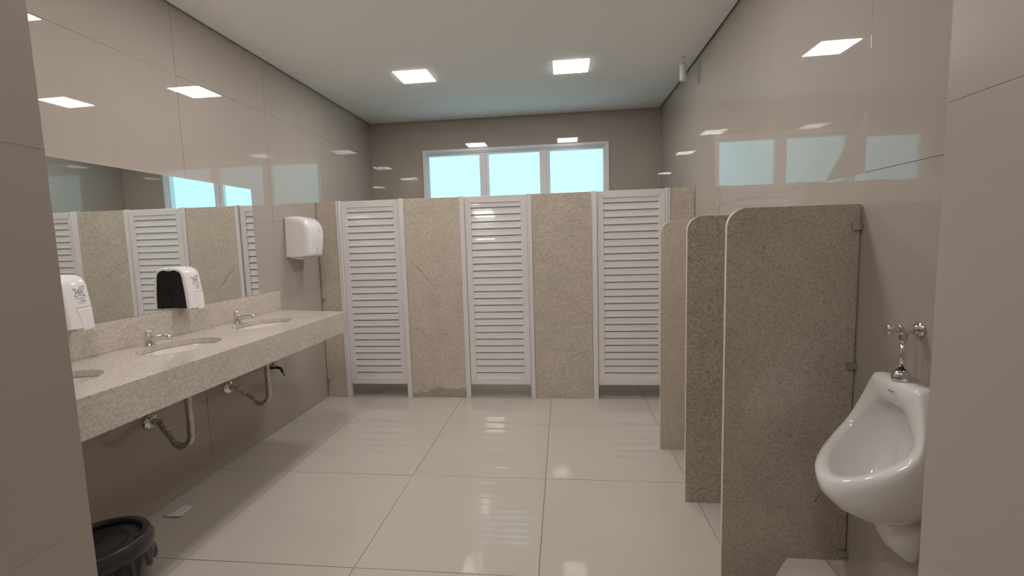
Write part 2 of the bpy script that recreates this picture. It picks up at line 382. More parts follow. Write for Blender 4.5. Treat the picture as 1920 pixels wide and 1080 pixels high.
for k, ((a, b), lab) in enumerate(zip(JW, JL)):
    cx = (a+b)/2; r = empty('door_jamb', (cx, YP, 0)); tag(r, lab, 'door frame', 'white cubicle door jambs')
    MB().box(a, b, YP-0.012, YP+TH+0.012, 0, ZP+0.004).build('post', M_WHITE, r, bevel=0.002, loc=(cx, YP, 0))
    e0, e1 = (b-0.012, b) if k % 2 == 0 else (a, a+0.012)
    MB().box(e0, e1, YP-0.019, YP-0.0125, 0, ZP+0.005).build('stop_bead', M_WHITE, r, bevel=0.002, loc=(cx, YP, 0))
ZD0 = 0.123; ZD1 = ZP-0.001
def cubicle_door(x0, x1, label):
    r = empty('cubicle_door', ((x0+x1)/2, YP, ZD0)); tag(r, label, 'door', 'white louvered cubicle doors')
    L = r.location; sw = 0.054; y0, y1 = YP-0.004, YP+0.028
    def B(mb, n, **k): return mb.build(n, M_SLAT if n == 'slat' else M_WHITE, r, loc=L, **k)
    a, b = x0+0.003, x1-0.003; rt = 0.058
    # mitred stiles and rails
    def mitre(pts, n): B(MB().prism([(p[0], y0, p[1]) for p in pts], (0, y1-y0, 0), 'y'), n, bevel=0.0025)
    mitre([(a, ZD0), (a+sw, ZD0+rt), (a+sw, ZD1-rt), (a, ZD1)], 'stile')
    mitre([(b, ZD0), (b, ZD1), (b-sw, ZD1-rt), (b-sw, ZD0+rt)], 'stile')
    mitre([(a+0.001, ZD1), (a+sw+0.001, ZD1-rt), (b-sw-0.001, ZD1-rt), (b-0.001, ZD1)], 'rail')
    mitre([(a+0.001, ZD0), (b-0.001, ZD0), (b-sw-0.001, ZD0+rt), (a+sw+0.001, ZD0+rt)], 'rail')
    zt, zb = ZD1-rt, ZD0+rt; n = 26; zs = 1.689; pitch = (1.689-0.233)/24
    sl = None
    # slat section (y towards the cubicle, z up): leaning face with a fold line, lower lip proud
    def sec(z0, h):
        return [(0.0045, z0+0.0005), (0.0034, z0+0.0012), (0.0030, z0+0.0040), (0.0067, z0+0.46*h), (0.0080, z0+0.56*h), (0.0106, z0+h-0.0100), (0.0125, z0+h-0.0084),
                (0.0300, z0+h-0.0078), (0.0305, z0+h+0.006), (0.0320, z0+h+0.006), (0.0320, z0+h-0.0100), (0.0135, z0+h-0.0112), (0.0100, z0+0.58*h), (0.0082, z0+0.5*h), (0.0060, z0+0.0020)]
    za = a+sw-0.004; zbx = b-sw+0.004
    base = MB().prism([(za, y0+p, q) for p, q in sec(zs, zt-zs+0.014)], (zbx-za, 0, 0), 'x'); B(base, 'slat')
    first = MB().prism([(za, y0+p, q) for p, q in sec(zs-pitch, pitch)], (zbx-za, 0, 0), 'x')
    sl = B(first, 'slat')
    for k in range(1, 24):
        c = sl.copy(); COL.objects.link(c); c.parent = r; c.location = (0, 0, -pitch*k)
    B(MB().prism([(za, y0+p, q) for p, q in sec(zb-0.004, 0.233-zb+0.004)], (zbx-za, 0, 0), 'x'), 'slat')
    # pivot blocks in the head and foot of the leaf
    return r
cubicle_door(-1.966, -1.425, 'left white louvered cubicle door, partly behind the counter end')
cubicle_door(-0.842, -0.298, 'middle white louvered cubicle door with bright light glints near its top')
cubicle_door(0.288, 0.851, 'right white louvered cubicle door beside the stone urinal dividers')
# cubicle side walls behind the front
for x, lab in ((-1.135, 'granite side wall behind the stained granite panel'), (-0.006, 'granite side wall behind the dark-grained granite panel')):
    tag(MB().box(x-0.012, x+0.012, YP+TH+0.002, YB-0.003, 0.0, ZP-0.002).build('cubicle_divider', M_GR_A, loc=(x, YP, 0)), lab, 'partition', 'granite cubicle side walls')

# ------------------------------------------------------------------ urinal dividers
def urinal_divider(y, m, label):
    x0, x1, zt, R = 0.615, XR-0.005, 1.487, 0.072
    poly = [(x0, 0.0), (0.812, 0.0), (0.865, 0.100), (x1, 0.100), (x1, zt)]
    for k in range(9):
        a = PI/2 + PI/2*k/8; poly.append((x0+R+R*math.cos(a), zt-R+R*math.sin(a)))
    r = empty('urinal_divider', (x0, y, 0)); tag(r, label, 'divider', 'granite urinal dividers')
    mb = MB().prism([(p[0], y, p[1]) for p in poly], (0, 0.020, 0), 'y')
    o = mb.build('slab', m, r, loc=(x0, y, 0), bevel=0.0022)
    o.data.materials.append(M_EDGE)
    for p in o.data.polygons:
        if abs(p.normal.y) < 0.5: p.material_index = 1
    for z in (1.405, 0.885, 0.135):
        cl = MB().box(XR-0.036, XR-0.002, y-0.011, y-0.0005, z-0.013, z+0.013).build('clamp', M_STEEL, r, bevel=0.0015, loc=(x0, y, 0))
        MB().box(XR-0.036, XR-0.002, y+0.0205, y+0.031, z-0.013, z+0.013).build('back_plate', M_STEEL, cl, bevel=0.0015, loc=(x0, y, 0))
M_UD1 = granite('granite_divider_near', (0.53, 0.465, 0.385), (0.20, 0.165, 0.125), (0.58, 0.52, 0.435), 60, 0.85)
M_UD2 = granite('granite_divider_mid', (0.52, 0.46, 0.38), (0.12, 0.10, 0.075), (0.62, 0.555, 0.465), 50, 1.0, dens=0.42)
M_UD3 = granite('granite_divider_far', (0.62, 0.545, 0.46), (0.31, 0.26, 0.205), (0.69, 0.62, 0.525), 58, 0.65)
urinal_divider(1.835, M_UD1, 'nearest and largest-looking rounded stone urinal divider, beside the urinal')
urinal_divider(2.395, M_UD2, 'middle rounded stone urinal divider with the darkest grain')
urinal_divider(3.022, M_UD3, 'farthest rounded stone urinal divider, nearest the right louvered door')

# ------------------------------------------------------------------ vanity counter
CZ, CF, CY1 = 0.912, -1.590, 3.222
CYB = 3.348
BAS = [1.462, 2.105, 2.748]; BX, BA, BB = -1.925, 0.150, 0.205      # centre x, half width x, half length y
def counter():
    r = empty('vanity_counter', (XL, 2.0, CZ)); tag(r, 'long cream granite sink counter fixed along the left wall', 'counter')
    L = r.location; xa, xb = XL+0.002, CF-0.020; zt, zb = CZ, CZ-0.026; mb = MB(); N = 56
    cells = [(YF+0.002, 1.16, None), (1.16, 1.7835, BAS[0]), (1.7835, 2.4265, BAS[1]), (2.4265, 3.06, BAS[2]), (3.06, None, None)]
    for (c0, c1, b) in cells:
        if b is None:
            e0, e1 = (CYB, CY1) if c1 is None else (c1, c1)
            mb.add([(xa, c0, zt), (xb, c0, zt), (xb, e1, zt), (xa, e0, zt)], [(0, 1, 2, 3)])
            mb.add([(xa, c0, zb), (xb, c0, zb), (xb, e1, zb), (xa, e0, zb)], [(3, 2, 1, 0)]); continue
        angs = sorted([2*PI*k/N for k in range(N)] + [math.atan2(yy-b, xx-BX) % (2*PI) for xx in (xa, xb) for yy in (c0, c1)])
        inn, out = [], []
        for a in angs:
            c, s = math.cos(a), math.sin(a)
            inn.append((BX+BA*c, b+BB*s))
            t = min([((xb-BX)/c) if c > 1e-9 else ((xa-BX)/c) if c < -1e-9 else 1e9, ((c1-b)/s) if s > 1e-9 else ((c0-b)/s) if s < -1e-9 else 1e9])
            out.append((BX+c*t, b+s*t))
        n = len(angs)
        for z in (zt, zb):
            mb.add([(*p, z) for p in inn] + [(*p, z) for p in out], [(j, (j+1) % n, n+(j+1) % n, n+j) for j in range(n)])
        mb.add([(*p, zt) for p in inn] + [(*p, zb) for p in inn], [(j, (j+1) % n, n+(j+1) % n, n+j) for j in range(n)], True)
    y0, y1 = YF+0.002, CY1
    for a, b in (((xa, y0), (xb, y0)), ((xb, y0), (xb, y1)), ((xb, y1), (xa, CYB)), ((xa, CYB), (xa, y0))):
        mb.add([(*a, zb), (*b, zb), (*b, zt), (*a, zt)], [(0, 1, 2, 3)])
    mb.build('countertop', M_GR_C, r, loc=L)
    MB().box(CF-0.020, CF, y0, y1, 0.768, zt).build('apron', M_GR_C, r, loc=L)
    MB().prism([(xa, CYB-0.020, 0.768), (xa, CYB, 0.768), (CF-0.0205, y1+0.004, 0.768), (CF-0.0205, y1-0.016, 0.768)], (0, 0, zb-0.0006-0.768), 'z').build('end_apron', M_GR_C, r, loc=L, bevel=0.001)
    MB().box(XL+0.001, XL+0.020, y0, CYB-0.001, CZ+0.0005, 1.060).build('backsplash', M_GR_C, r, loc=L, bevel=0.001)
counter()
def sink(y, label):
    r = empty('sink_basin', (BX, y, CZ-0.03)); tag(r, label, 'sink', 'white oval undermount basins')
    L = r.location; N = 48; rings = []
    def el(s, z, e=0.0): return [(BX+(BA*s+e)*math.cos(2*PI*k/N), y+(BB*s+e)*math.sin(2*PI*k/N), z) for k in range(N)]
    zt = CZ-0.0268
    rings = [el(1, zt, 0.025), el(1, zt, 0.004), el(1, zt-0.010, 0.002), el(0.97, zt-0.035), el(0.88, zt-0.075), el(0.68, zt-0.105), el(0.40, zt-0.120), el(0.10, zt-0.126)]
    outer = [el(0.12, zt-0.136), el(0.45, zt-0.130), el(0.74, zt-0.115), el(0.93, zt-0.083), el(1.02, zt-0.04), el(1.0, zt-0.012, 0.012), el(1, zt-0.010, 0.025)]
    MB().rings(rings + outer + [rings[0]], True, cap0=False, cap1=False).build('bowl', M_BASIN, r, loc=L)
    MB().lathe([(0.004, -0.004), (0.016, -0.004), (0.024, 0.0), (0.026, 0.002), (0.020, 0.004), (0.006, 0.002)], (BX, y, zt-0.126), n=24).build('drain', M_CHROME, r, loc=L)
sink(BAS[0], 'nearest white oval basin, cut off by the entry wall')
sink(BAS[1], 'middle white oval basin in front of the middle tap')
sink(BAS[2], 'farthest white oval basin near the counter end')
def faucet(y, label, x=-2.098):
    r = empty('faucet', (x, y, CZ)); tag(r, label, 'faucet', 'chrome push taps'); L = r.location
    MB().lathe([(0.027, 0.0), (0.027, 0.004), (0.0225, 0.010), (0.0205, 0.03), (0.0205, 0.058), (0.0215, 0.062)], (x, y, CZ), n=28).build('body', M_CHROME, r, loc=L)
    MB().lathe([(0.014, 0.0), (0.014, 0.003), (0.0195, 0.004), (0.0195, 0.016), (0.015, 0.019), (0.006, 0.0195)], (x, y, CZ+0.062), n=28).build('push_button', M_CHROME, r, loc=L)
    pts = smooth_path([(x+0.012, y, CZ+0.036), (x+0.045, y, CZ+0.043), (x+0.085, y, CZ+0.049), (x+0.106, y, CZ+0.050), (x+0.116, y, CZ+0.040)], 6)
    n = len(pts)
    MB().tube(pts, [0.0125-0.0020*k/(n-1) for k in range(n)], 16).build('spout', M_CHROME, r, loc=L)
    MB().lathe([(0.0105, 0.0), (0.012, 0.002), (0.012, 0.012), (0.0105, 0.014)], (x+0.116, y, CZ+0.030), n=16).build('aerator', M_CHROME, r, loc=L)
faucet(BAS[0], 'nearest chrome push tap, hidden behind the entry wall edge')
faucet(BAS[1], 'middle chrome push tap, behind the middle oval basin')
faucet(BAS[2], 'farthest chrome push tap, behind the last oval basin')
def trap(y, yf, label):
    r = empty('sink_trap', (XL, yf, 0.49)); tag(r, label, 'drain pipe', 'corrugated chrome sink traps'); L = r.location
    x = -1.940
    MB().lathe([(0.048, 0.001), (0.047, 0.006), (0.036, 0.014), (0.026, 0.019), (0.022, 0.022)], (XL, yf, 0.490), (1, 0, 0), n=32).build('wall_flange', M_CHROME, r, loc=L)
    pts = smooth_path([(x, y, 0.735), (x, y, 0.60), (x, y, 0.45), (x-0.006, y-0.003, 0.405), (x-0.035, y-0.006, 0.374), (x-0.072, y-0.006, 0.376), (x-0.110, y, 0.404),
                       (x-0.165, (y+yf)/2, 0.458), (x-0.205, yf, 0.486), (XL+0.004, yf, 0.491)], 14)
    # corrugation: densely resampled with alternating radius, smooth pieces at the bends' end
    dense = []
    for a, b in zip(pts[:-1], pts[1:]):
        k = max(1, round((b-a).length/0.0022))
        dense += [a.lerp(b, t/k) for t in range(k)]
    dense.append(pts[-1])
    rad = []; s = 0
    for i, p in enumerate(dense):
        if i: s += (dense[i]-dense[i-1]).length
        smoothseg = 0.455 < s < 0.52
        rad.append(0.0145 if smoothseg else 0.0168 + 0.0016*math.sin(2*PI*s/0.0090))
    MB().tube(dense, rad, 16).build('flexible_pipe', M_FLEX, r, loc=L)
    MB().lathe([(0.0195, 0.0), (0.021, 0.004), (0.021, 0.028), (0.018, 0.032)], (x, y, 0.714), n=24).build('collar', M_PLASTIC2, r, loc=L)
    MB().lathe([(0.0185, 0), (0.020, 0.003), (0.020, 0.022), (0.0185, 0.025)], (XL+0.022, yf, 0.490), (1, 0, 0), n=24).build('coupling_nut', M_CHROME, r, loc=L)
trap(2.130, 2.160, 'nearer corrugated chrome drain pipe under the counter')
trap(2.775, 2.742, 'farther corrugated chrome drain pipe under the counter, beside the small garden tap')
def bib_tap():
    x, y, z = XL, 3.175, 0.500
    r = empty('garden_tap', (x, y, z)); tag(r, 'small dark metal tap on the left wall below the counter end', 'faucet'); L = r.location
    MB().lathe([(0.022, 0.001), (0.021, 0.005), (0.012, 0.010)], (x, y, z), (1, 0, 0), n=24).build('wall_flange', M_BRASS, r, loc=L)
    pts = smooth_path([(x+0.006, y, z), (x+0.035, y, z), (x+0.070, y, z+0.002), (x+0.095, y, z-0.010), (x+0.104, y, z-0.034)], 6)
    MB().tube(pts, 0.0105, 14).build('body', M_BRASS, r, loc=L)
    MB().lathe([(0.010, 0), (0.012, 0.006), (0.012, 0.018), (0.0165, 0.020), (0.0165, 0.040), (0.013, 0.044)], (x+0.045, y, z+0.006), n=20).build('valve_bonnet', M_STEEL, r, loc=L)
    MB().tube([(x+0.004, y, z+0.036), (x+0.040, y, z+0.040)], 0.004, 10).build('handle', M_BRASS, r, loc=L)
    MB().tube([(x+0.102, y, z-0.030), (x+0.116, y+0.004, z-0.064)], 0.0045, 10).build('nozzle', M_BRASS, r, loc=L)
bib_tap()

# ------------------------------------------------------------------ mirror
mr = empty('wall_mirror', (XL, 2.0, 1.06)); tag(mr, 'wide frameless mirror on the left wall above the sink counter', 'mirror')
MB().box(XL+0.0005, XL+0.0155, YF+0.06, 3.105, 1.0615, 1.806).build('backing', M_MEDGE, mr, loc=mr.location)
MB().box(XL+0.0157, XL+0.0187, YF+0.06, 3.105, 1.0615, 1.806).build('mirror_glass', M_MIRROR, mr, loc=mr.location)
XM = XL+0.0190

# ------------------------------------------------------------------ soap dispensers
def ribbon(mb, pts, wd, x):
    """flat stroke on a plane of constant x through (y,z) points"""
    for (a, b) in zip(pts[:-1], pts[1:]):
        d = Vector((b[0]-a[0], b[1]-a[1])); n = Vector((-d.y, d.x)).normalized()*wd/2
        fx_ = (lambda p: x(p[1])) if callable(x) else (lambda p: x)
        q = [(a[0]+n.x, a[1]+n.y), (b[0]+n.x, b[1]+n.y), (b[0]-n.x, b[1]-n.y), (a[0]-n.x, a[1]-n.y)]
        mb.add([(fx_(p), p[0], p[1]) for p in q] + [(fx_(p)-0.0004, p[0], p[1]) for p in q],
               [(0, 1, 2, 3), (7, 6, 5, 4), (0, 4, 5, 1), (1, 5, 6, 2), (2, 6, 7, 3), (3, 7, 4, 0)])
def soap_dispenser(y0, label):
    y1 = y0+0.112; zb, zt = 1.066, 1.300
    r = empty('soap_dispenser', (XM, (y0+y1)/2, zb)); tag(r, label, 'dispenser', 'white soap dispensers on the mirror'); L = r.location
    # outer arch in the x-z plane
    prof = [(0.000, zt-0.004), (0.030, zt), (0.058, zt-0.006), (0.082, zt-0.022), (0.094, zt-0.048), (0.100, zt-0.085), (0.106, zt-0.130), (0.111, zt-0.180), (0.114, zb+0.002)]
    prof = [(p.x, p.z) for p in smooth_path([(a, 0, b) for a, b in prof], 4)]
    n = len(prof); yc = (y0+y1)/2; hw = (y1-y0)/2; rings = []
    # shell: sweep of the arch across y with rounded shoulders
    for t in (-1.0, -0.985, -0.94, -0.86, -0.7, 0.0, 0.7, 0.86, 0.94, 0.985, 1.0):
        inset = 0.011*(1-math.sqrt(max(0, 1-(max(0, abs(t)-0.62)/0.38)**2.6)))
        ring_ = []
        for i, (a, z) in enumerate(prof):
            a0, z0 = prof[max(i-1, 0)]; a1, z1 = prof[min(i+1, n-1)]
            nx, nz = (z0-z1), (a1-a0); l = math.hypot(nx, nz) or 1
            ring_.append((XM+max(0.0002, a-inset*nx/l*1.0), yc+hw*t, z-inset*nz/l))
        rings.append(ring_)
    mb = MB(); mb.rings(rings, True, close=False, cap0=False, cap1=False)
    # thickness rim on both sides: inner arch
    for t, ring_ in ((-1, rings[0]), (1, rings[-1])):
        inner = []
        for i, p in enumerate(ring_):
            a, z = p[0]-XM, p[2]
            k = i/(n-1); wdt = 0.005 + 0.007*k
            inner.append((XM+max(0.0002, a-wdt*min(1, k*4)), p[1], z-0.009*(1-min(1, k*1.7))))
        inn2 = [(q[0], q[1]-t*0.004, q[2]) for q in inner]
        mb.rings([ring_, inner, inn2], False, close=False, cap0=False, cap1=False)
    # underside
    mb.box(XM+0.070, XM+0.108, y0+0.012, y1-0.012, zb, zb+0.004)
    mb.build('cover', M_PLASTIC, r, loc=L)
    # dark inner housing filling the open sides
    core = [(0.0008, zt-0.020)] + [(max(0.001, a-0.014), z-0.012) for a, z in prof if a > 0.03] + [(0.0008, zb+0.002)]
    core = [(a, min(z, zt-0.015)) for a, z in core]
    core[-2] = (core[-2][0], zb+0.002)
    MB().prism([(XM+a, y0+0.0035, z) for a, z in core], (0, y1-y0-0.007, 0), 'y').build('inner_housing', M_BLACK, r, loc=L)
    def xf(z):
        pr = [(z_, a_) for a_, z_ in prof if a_ > 0.09]
        pr.sort()
        for (za, aa), (zc, ac) in zip(pr[:-1], pr[1:]):
            if za <= z <= zc: return XM+aa+(ac-aa)*(z-za)/(zc-za)+0.0008
        return XM+(pr[0][1] if z < pr[0][0] else pr[-1][1])+0.0008
    # push lever
    xp = xf(zb+0.03)
    lv = [(y0+0.042, zb+0.082), (y0+0.104, zb+0.086), (y0+0.103, zb-0.008), (y0+0.056, zb-0.010)]
    mbl = MB(); a = [(xf(z)-0.004, y, z) for y, z in lv]; b = [(xf(lv[0][1])+0.003, *lv[0]), (xf(lv[1][1])+0.003, *lv[1]), (xp+0.002, *lv[2]), (xp+0.002, *lv[3])]
    mbl.rings([a, b], False); mbl.build('push_lever', M_PLASTIC, r, loc=L, bevel=0.003)
    mb = MB(); ribbon(mb, [(y0+0.036+0.0075*k, zb+0.092-0.004*math.sin(PI*k/9)+0.0004*k) for k in range(10)], 0.0014, xf); mb.build('lever_seam', M_INK, r, loc=L)
    MB().lathe([(0.004, 0), (0.0045, 0.006), (0.0035, 0.010)], (XM+0.092, y0+0.036, zb-0.006), n=14).build('nozzle', M_RUBBER, r, loc=L)
    # green emblem: winged outlines above and below a word bar, then an underline
    mb = MB(); cy, cz = y0+0.066, zt-0.078; s = 0.00105
    def st(pts, wd=0.0019): ribbon(mb, [(cy+a*s, cz+b*s) for a, b in pts], wd, xf)
    st([(-22, 16), (-8, 13), (0, 6), (8, 22), (25, 26), (20, 12), (12, 6)]); st([(-22, 16), (-14, 6)]); st([(9, 7), (15, 20)], 0.0013)
    for k in range(9): st([(-15+k*3.6, 2.0), (-12.6+k*3.6, 2.0+(k % 2)*1.2)], 0.0032)
    st([(-14, -3), (-20, -18), (-8, -15), (1, -7), (9, -15), (22, -18), (14, -4), (-14, -3)], 0.0019)
    st([(-16, -25), (18, -25)], 0.0018)
    mb.build('emblem', M_GREEN, r, loc=L)
    mb = MB(); cy, cz = y0+0.070, zb+0.116
    st([(-6, 2), (0, 6), (8, 4), (16, 3), (-2, 1)], 0.0016); st([(-15, -3), (18, -2)], 0.0010); st([(-13, -8), (14, -8)], 0.0009)
    mb.build('printed_lines', M_INK, r, loc=L)
soap_dispenser(2.350, 'white soap dispenser right of centre on the mirror, black inner housing visible')
soap_dispenser(1.710, 'white soap dispenser with green emblem at the left, beside the entry wall edge')

# ------------------------------------------------------------------ paper towel dispenser
def towel_dispenser():
    y0, y1, zb = 3.500, 3.745, 1.312; x0 = XL+0.0008
    r = empty('towel_dispenser', (XL, 3.62, zb)); tag(r, 'white paper towel dispenser with rounded top on the left wall', 'dispenser'); L = r.location
    prof = smooth_path([(0.0, 0, 1.632), (0.05, 0, 1.640), (0.11, 0, 1.636), (0.165, 0, 1.610), (0.198, 0, 1.560), (0.207, 0, 1.495), (0.203, 0, 1.430), (0.185, 0, 1.315)], 5)
    prof = [(p.x, p.z) for p in prof]; n = len(prof); yc = (y0+y1)/2; hw = (y1-y0)/2; rings = []
    for t in (-1.0, -0.995, -0.97, -0.92, -0.84, -0.7, 0, 0.7, 0.84, 0.92, 0.97, 0.995, 1.0):
        inset = 0.045*(1-math.sqrt(max(0, 1-(max(0, abs(t)-0.6)/0.4)**2.4)))
        rg = []
        for i, (a, z) in enumerate(prof):
            a0, z0 = prof[max(i-1, 0)]; a1, z1 = prof[min(i+1, n-1)]
            nx, nz = (z0-z1), (a1-a0); l = math.hypot(nx, nz) or 1
            k = min(1, i/8)
            rg.append((x0+max(0.0, a-inset*nx/l), yc+hw*t, z-inset*max(0, nz/l)*k))
        rg.append((x0, yc+hw*t, zb+0.002)); rings.append(rg)
    mb = MB(); mb.rings(rings, True); mb.build('cover', M_PLASTIC, r, loc=L)
    # back shell edge seam on the near side
    mb = MB()
    pts = smooth_path([(x0+0.030, y0-0.0006, 1.622), (x0+0.040, y0-0.0006, 1.570), (x0+0.068, y0-0.0006, 1.480), (x0+0.078, y0-0.0006, 1.400), (x0+0.078, y0-0.0006, 1.322)], 6)
    mb.tube(pts, 0.0016, 8); mb.build('side_seam', M_PLASTIC2, r, loc=L)
    MB().prism([(x0+0.006, y0+0.012, zb+0.001), (x0+0.176, y0+0.012, zb+0.001), (x0+0.150, y0+0.012, zb-0.008), (x0+0.110, y0+0.012, zb-0.020), (x0+0.03, y0+0.012, zb-0.008)],
               (0, y1-y0-0.024, 0), 'y').build('tear_bar', M_PLASTIC2, r, loc=L, bevel=0.002)
    MB().box(x0+0.135, x0+0.139, y0+0.05, y0+0.075, zb-0.040, zb-0.004).build('towel_tab', M_PAPER, r, loc=L)
    def xf(z):
        pr = sorted([(z_, a_) for a_, z_ in prof[12:]])
        for (za, aa), (zc, ac) in zip(pr[:-1], pr[1:]):
            if za <= z <= zc: return x0+aa+(ac-aa)*(z-za)/(zc-za)+0.0008
        return x0+0.19
    mb = MB(); ribbon(mb, [(3.650, 1.556), (3.650, 1.538)], 0.0035, xf); ribbon(mb, [(3.634, 1.520), (3.668, 1.520)], 0.0045, xf); mb.build('printed_mark', M_INK, r, loc=L)
    mb = MB(); cy, cz = 3.622, 1.352
    ribbon(mb, [(cy+0.013*math.cos(2*PI*k/16), cz+0.013*math.sin(2*PI*k/16)) for k in range(17)], 0.002, xf)
    ribbon(mb, [(cy-0.004, cz+0.024), (cy+0.010, cz+0.026)], 0.006, xf); mb.build('hand_symbol', M_INK, r, loc=L)
towel_dispenser()

# ------------------------------------------------------------------ urinal with flush valve
def urinal(yc, label):
    r = empty('urinal', (XR, yc, 0.36)); tag(r, label, 'urinal'); L = r.location
    X = XR-0.0015; N = 120
    def P(d, u, z): return Vector((X-d, yc+u, z))
    # rim loop (opening edge): angle 0 = lip bottom centre, going round
    def loop(keys):
        """keys: list of (u,z,d) for the right half from the top centre to the lip; mirrored and resampled"""
        K = []
        for (u_, z_, d_) in keys:        # shoulders lie closer to the wall
            f_ = max(0, 1-abs(z_-0.765)/0.11); K.append(Vector((u_*(1+0.03*f_), z_, d_*(1-0.11*f_) if d_ > 0.06 else d_)))
        full = K + [Vector((-k.x, k.y, k.z)) for k in reversed(K[1:-1])]
        C = full; n = len(C); out = []
        M_ = 10; samp = []
        for i in range(n):
            a, b, c, d = C[(i-1) % n], C[i], C[(i+1) % n], C[(i+2) % n]
            for k in range(M_):
                t = k/M_; samp.append(0.5*((2*b)+(c-a)*t+(2*a-5*b+4*c-d)*t*t+(-a+3*b-3*c+d)*t**3))
        per = [0]
        for i in range(len(samp)): per.append(per[-1]+(samp[(i+1) % len(samp)]-samp[i]).length)
        tot = per[-1]; j = 0
        for k in range(N):
            s = tot*k/N
            while per[j+1] < s: j += 1
            f = (s-per[j])/max(1e-9, per[j+1]-per[j])
            out.append(samp[j].lerp(samp[(j+1) % len(samp)], f))
        return [P(v.z, v.x, v.y) for v in out]
    wall = loop([(0, 0.921, 0), (0.060, 0.921, 0), (0.092, 0.921, 0), (0.107, 0.908, 0), (0.132, 0.83, 0), (0.152, 0.73, 0), (0.146, 0.63, 0), (0.112, 0.54, 0), (0.056, 0.480, 0), (0, 0.470, 0)])
    s1 = loop([(0, 0.922, 0.040), (0.062, 0.922, 0.040), (0.094, 0.922, 0.038), (0.110, 0.909, 0.036), (0.138, 0.825, 0.040), (0.159, 0.73, 0.050), (0.154, 0.63, 0.065), (0.120, 0.535, 0.080), (0.060, 0.475, 0.09), (0, 0.466, 0.092)])
    s2 = loop([(0, 0.921, 0.060), (0.062, 0.920, 0.060), (0.094, 0.920, 0.059), (0.110, 0.907, 0.056), (0.141, 0.820, 0.066), (0.161, 0.73, 0.086), (0.154, 0.640, 0.112), (0.119, 0.548, 0.140), (0.062, 0.487, 0.152), (0, 0.476, 0.157)])
    s3 = loop([(0, 0.914, 0.068), (0.061, 0.912, 0.068), (0.092, 0.912, 0.067), (0.107, 0.900, 0.065), (0.145, 0.810, 0.078), (0.163, 0.732, 0.104), (0.153, 0.658, 0.150), (0.117, 0.577, 0.190), (0.062, 0.520, 0.214), (0, 0.506, 0.222)])
    s4 = loop([(0, 0.908, 0.072), (0.059, 0.906, 0.072), (0.090, 0.905, 0.071), (0.104, 0.894, 0.069), (0.144, 0.805, 0.084), (0.160, 0.735, 0.112), (0.148, 0.676, 0.160), (0.113, 0.612, 0.212), (0.060, 0.566, 0.249), (0, 0.550, 0.261)])
    rim = loop([(0, 0.899, 0.075), (0.056, 0.897, 0.075), (0.084, 0.893, 0.074), (0.096, 0.882, 0.072), (0.139, 0.798, 0.088), (0.153, 0.738, 0.116), (0.140, 0.688, 0.163), (0.106, 0.640, 0.218), (0.056, 0.608, 0.258), (0, 0.598, 0.272)])
    rim2 = loop([(0, 0.888, 0.076), (0.053, 0.886, 0.076), (0.078, 0.880, 0.075), (0.090, 0.868, 0.075), (0.130, 0.794, 0.088), (0.143, 0.740, 0.114), (0.130, 0.694, 0.158), (0.098, 0.649, 0.210), (0.051, 0.619, 0.248), (0, 0.610, 0.262)])
    fl1 = loop([(0, 0.858, 0.077), (0.047, 0.855, 0.077), (0.066, 0.847, 0.077), (0.078, 0.834, 0.078), (0.117, 0.780, 0.092), (0.128, 0.738, 0.112), (0.116, 0.697, 0.150), (0.087, 0.655, 0.196), (0.045, 0.627, 0.229), (0, 0.618, 0.241)])
    in1 = loop([(0, 0.848, 0.071), (0.044, 0.845, 0.071), (0.062, 0.838, 0.071), (0.074, 0.825, 0.072), (0.112, 0.772, 0.085), (0.123, 0.732, 0.104), (0.111, 0.690, 0.141), (0.083, 0.648, 0.187), (0.043, 0.620, 0.219), (0, 0.611, 0.231)])
    in2 = loop([(0, 0.838, 0.038), (0.042, 0.834, 0.039), (0.060, 0.822, 0.040), (0.072, 0.806, 0.043), (0.106, 0.748, 0.055), (0.112, 0.700, 0.076), (0.100, 0.650, 0.110), (0.074, 0.605, 0.150), (0.038, 0.578, 0.180), (0, 0.570, 0.190)])
    in3 = loop([(0, 0.795, 0.020), (0.033, 0.790, 0.021), (0.046, 0.772, 0.022), (0.058, 0.752, 0.025), (0.080, 0.700, 0.034), (0.082, 0.645, 0.052), (0.072, 0.595, 0.080), (0.052, 0.560, 0.110), (0.026, 0.540, 0.132), (0, 0.535, 0.140)])
    in4 = loop([(0, 0.73, 0.021), (0.022, 0.725, 0.021), (0.032, 0.710, 0.022), (0.040, 0.69, 0.024), (0.050, 0.65, 0.032), (0.050, 0.60, 0.052), (0.042, 0.565, 0.075), (0.030, 0.545, 0.095), (0.015, 0.534, 0.108), (0, 0.532, 0.112)])
    ctr = sum(in4, Vector())/N
    in5 = [p.lerp(ctr+Vector((0.004, 0, 0)), 0.5) for p in in4]; in6 = [p.lerp(ctr+Vector((0.005, 0, 0)), 0.85) for p in in4]
    mb = MB(); mb.rings([wall, s1, s2, s3, s4, rim, rim2, fl1, in1, in2, in3, in4, in5, in6], True, cap0=True, cap1=True)
    o = mb.build('bowl', M_CER, r, loc=L)
    # trap housing beneath the bowl, tapering back to the wall
    prof = [(0.50, 0.108, 0.075), (0.470, 0.104, 0.076), (0.445, 0.096, 0.072), (0.415, 0.086, 0.068), (0.385, 0.070, 0.062), (0.360, 0.048, 0.052), (0.342, 0.026, 0.040), (0.332, 0.008, 0.022)]
    rg = []
    for z, d, hw in prof:
        rg.append([P(d*math.sin(PI*k/20)**0.75, -hw*math.cos(PI*k/20), z) for k in range(21)])
    MB().rings(rg, True).build('trap_housing', M_CER, r, loc=L)
    MB().lathe([(0.002, 0.002), (0.016, 0.0015), (0.019, 0), (0.016, -0.001)], P(0.062, 0, 0.545), (-0.45, 0, 0.9), n=20).build('drain_grille', M_STEEL, r, loc=L)
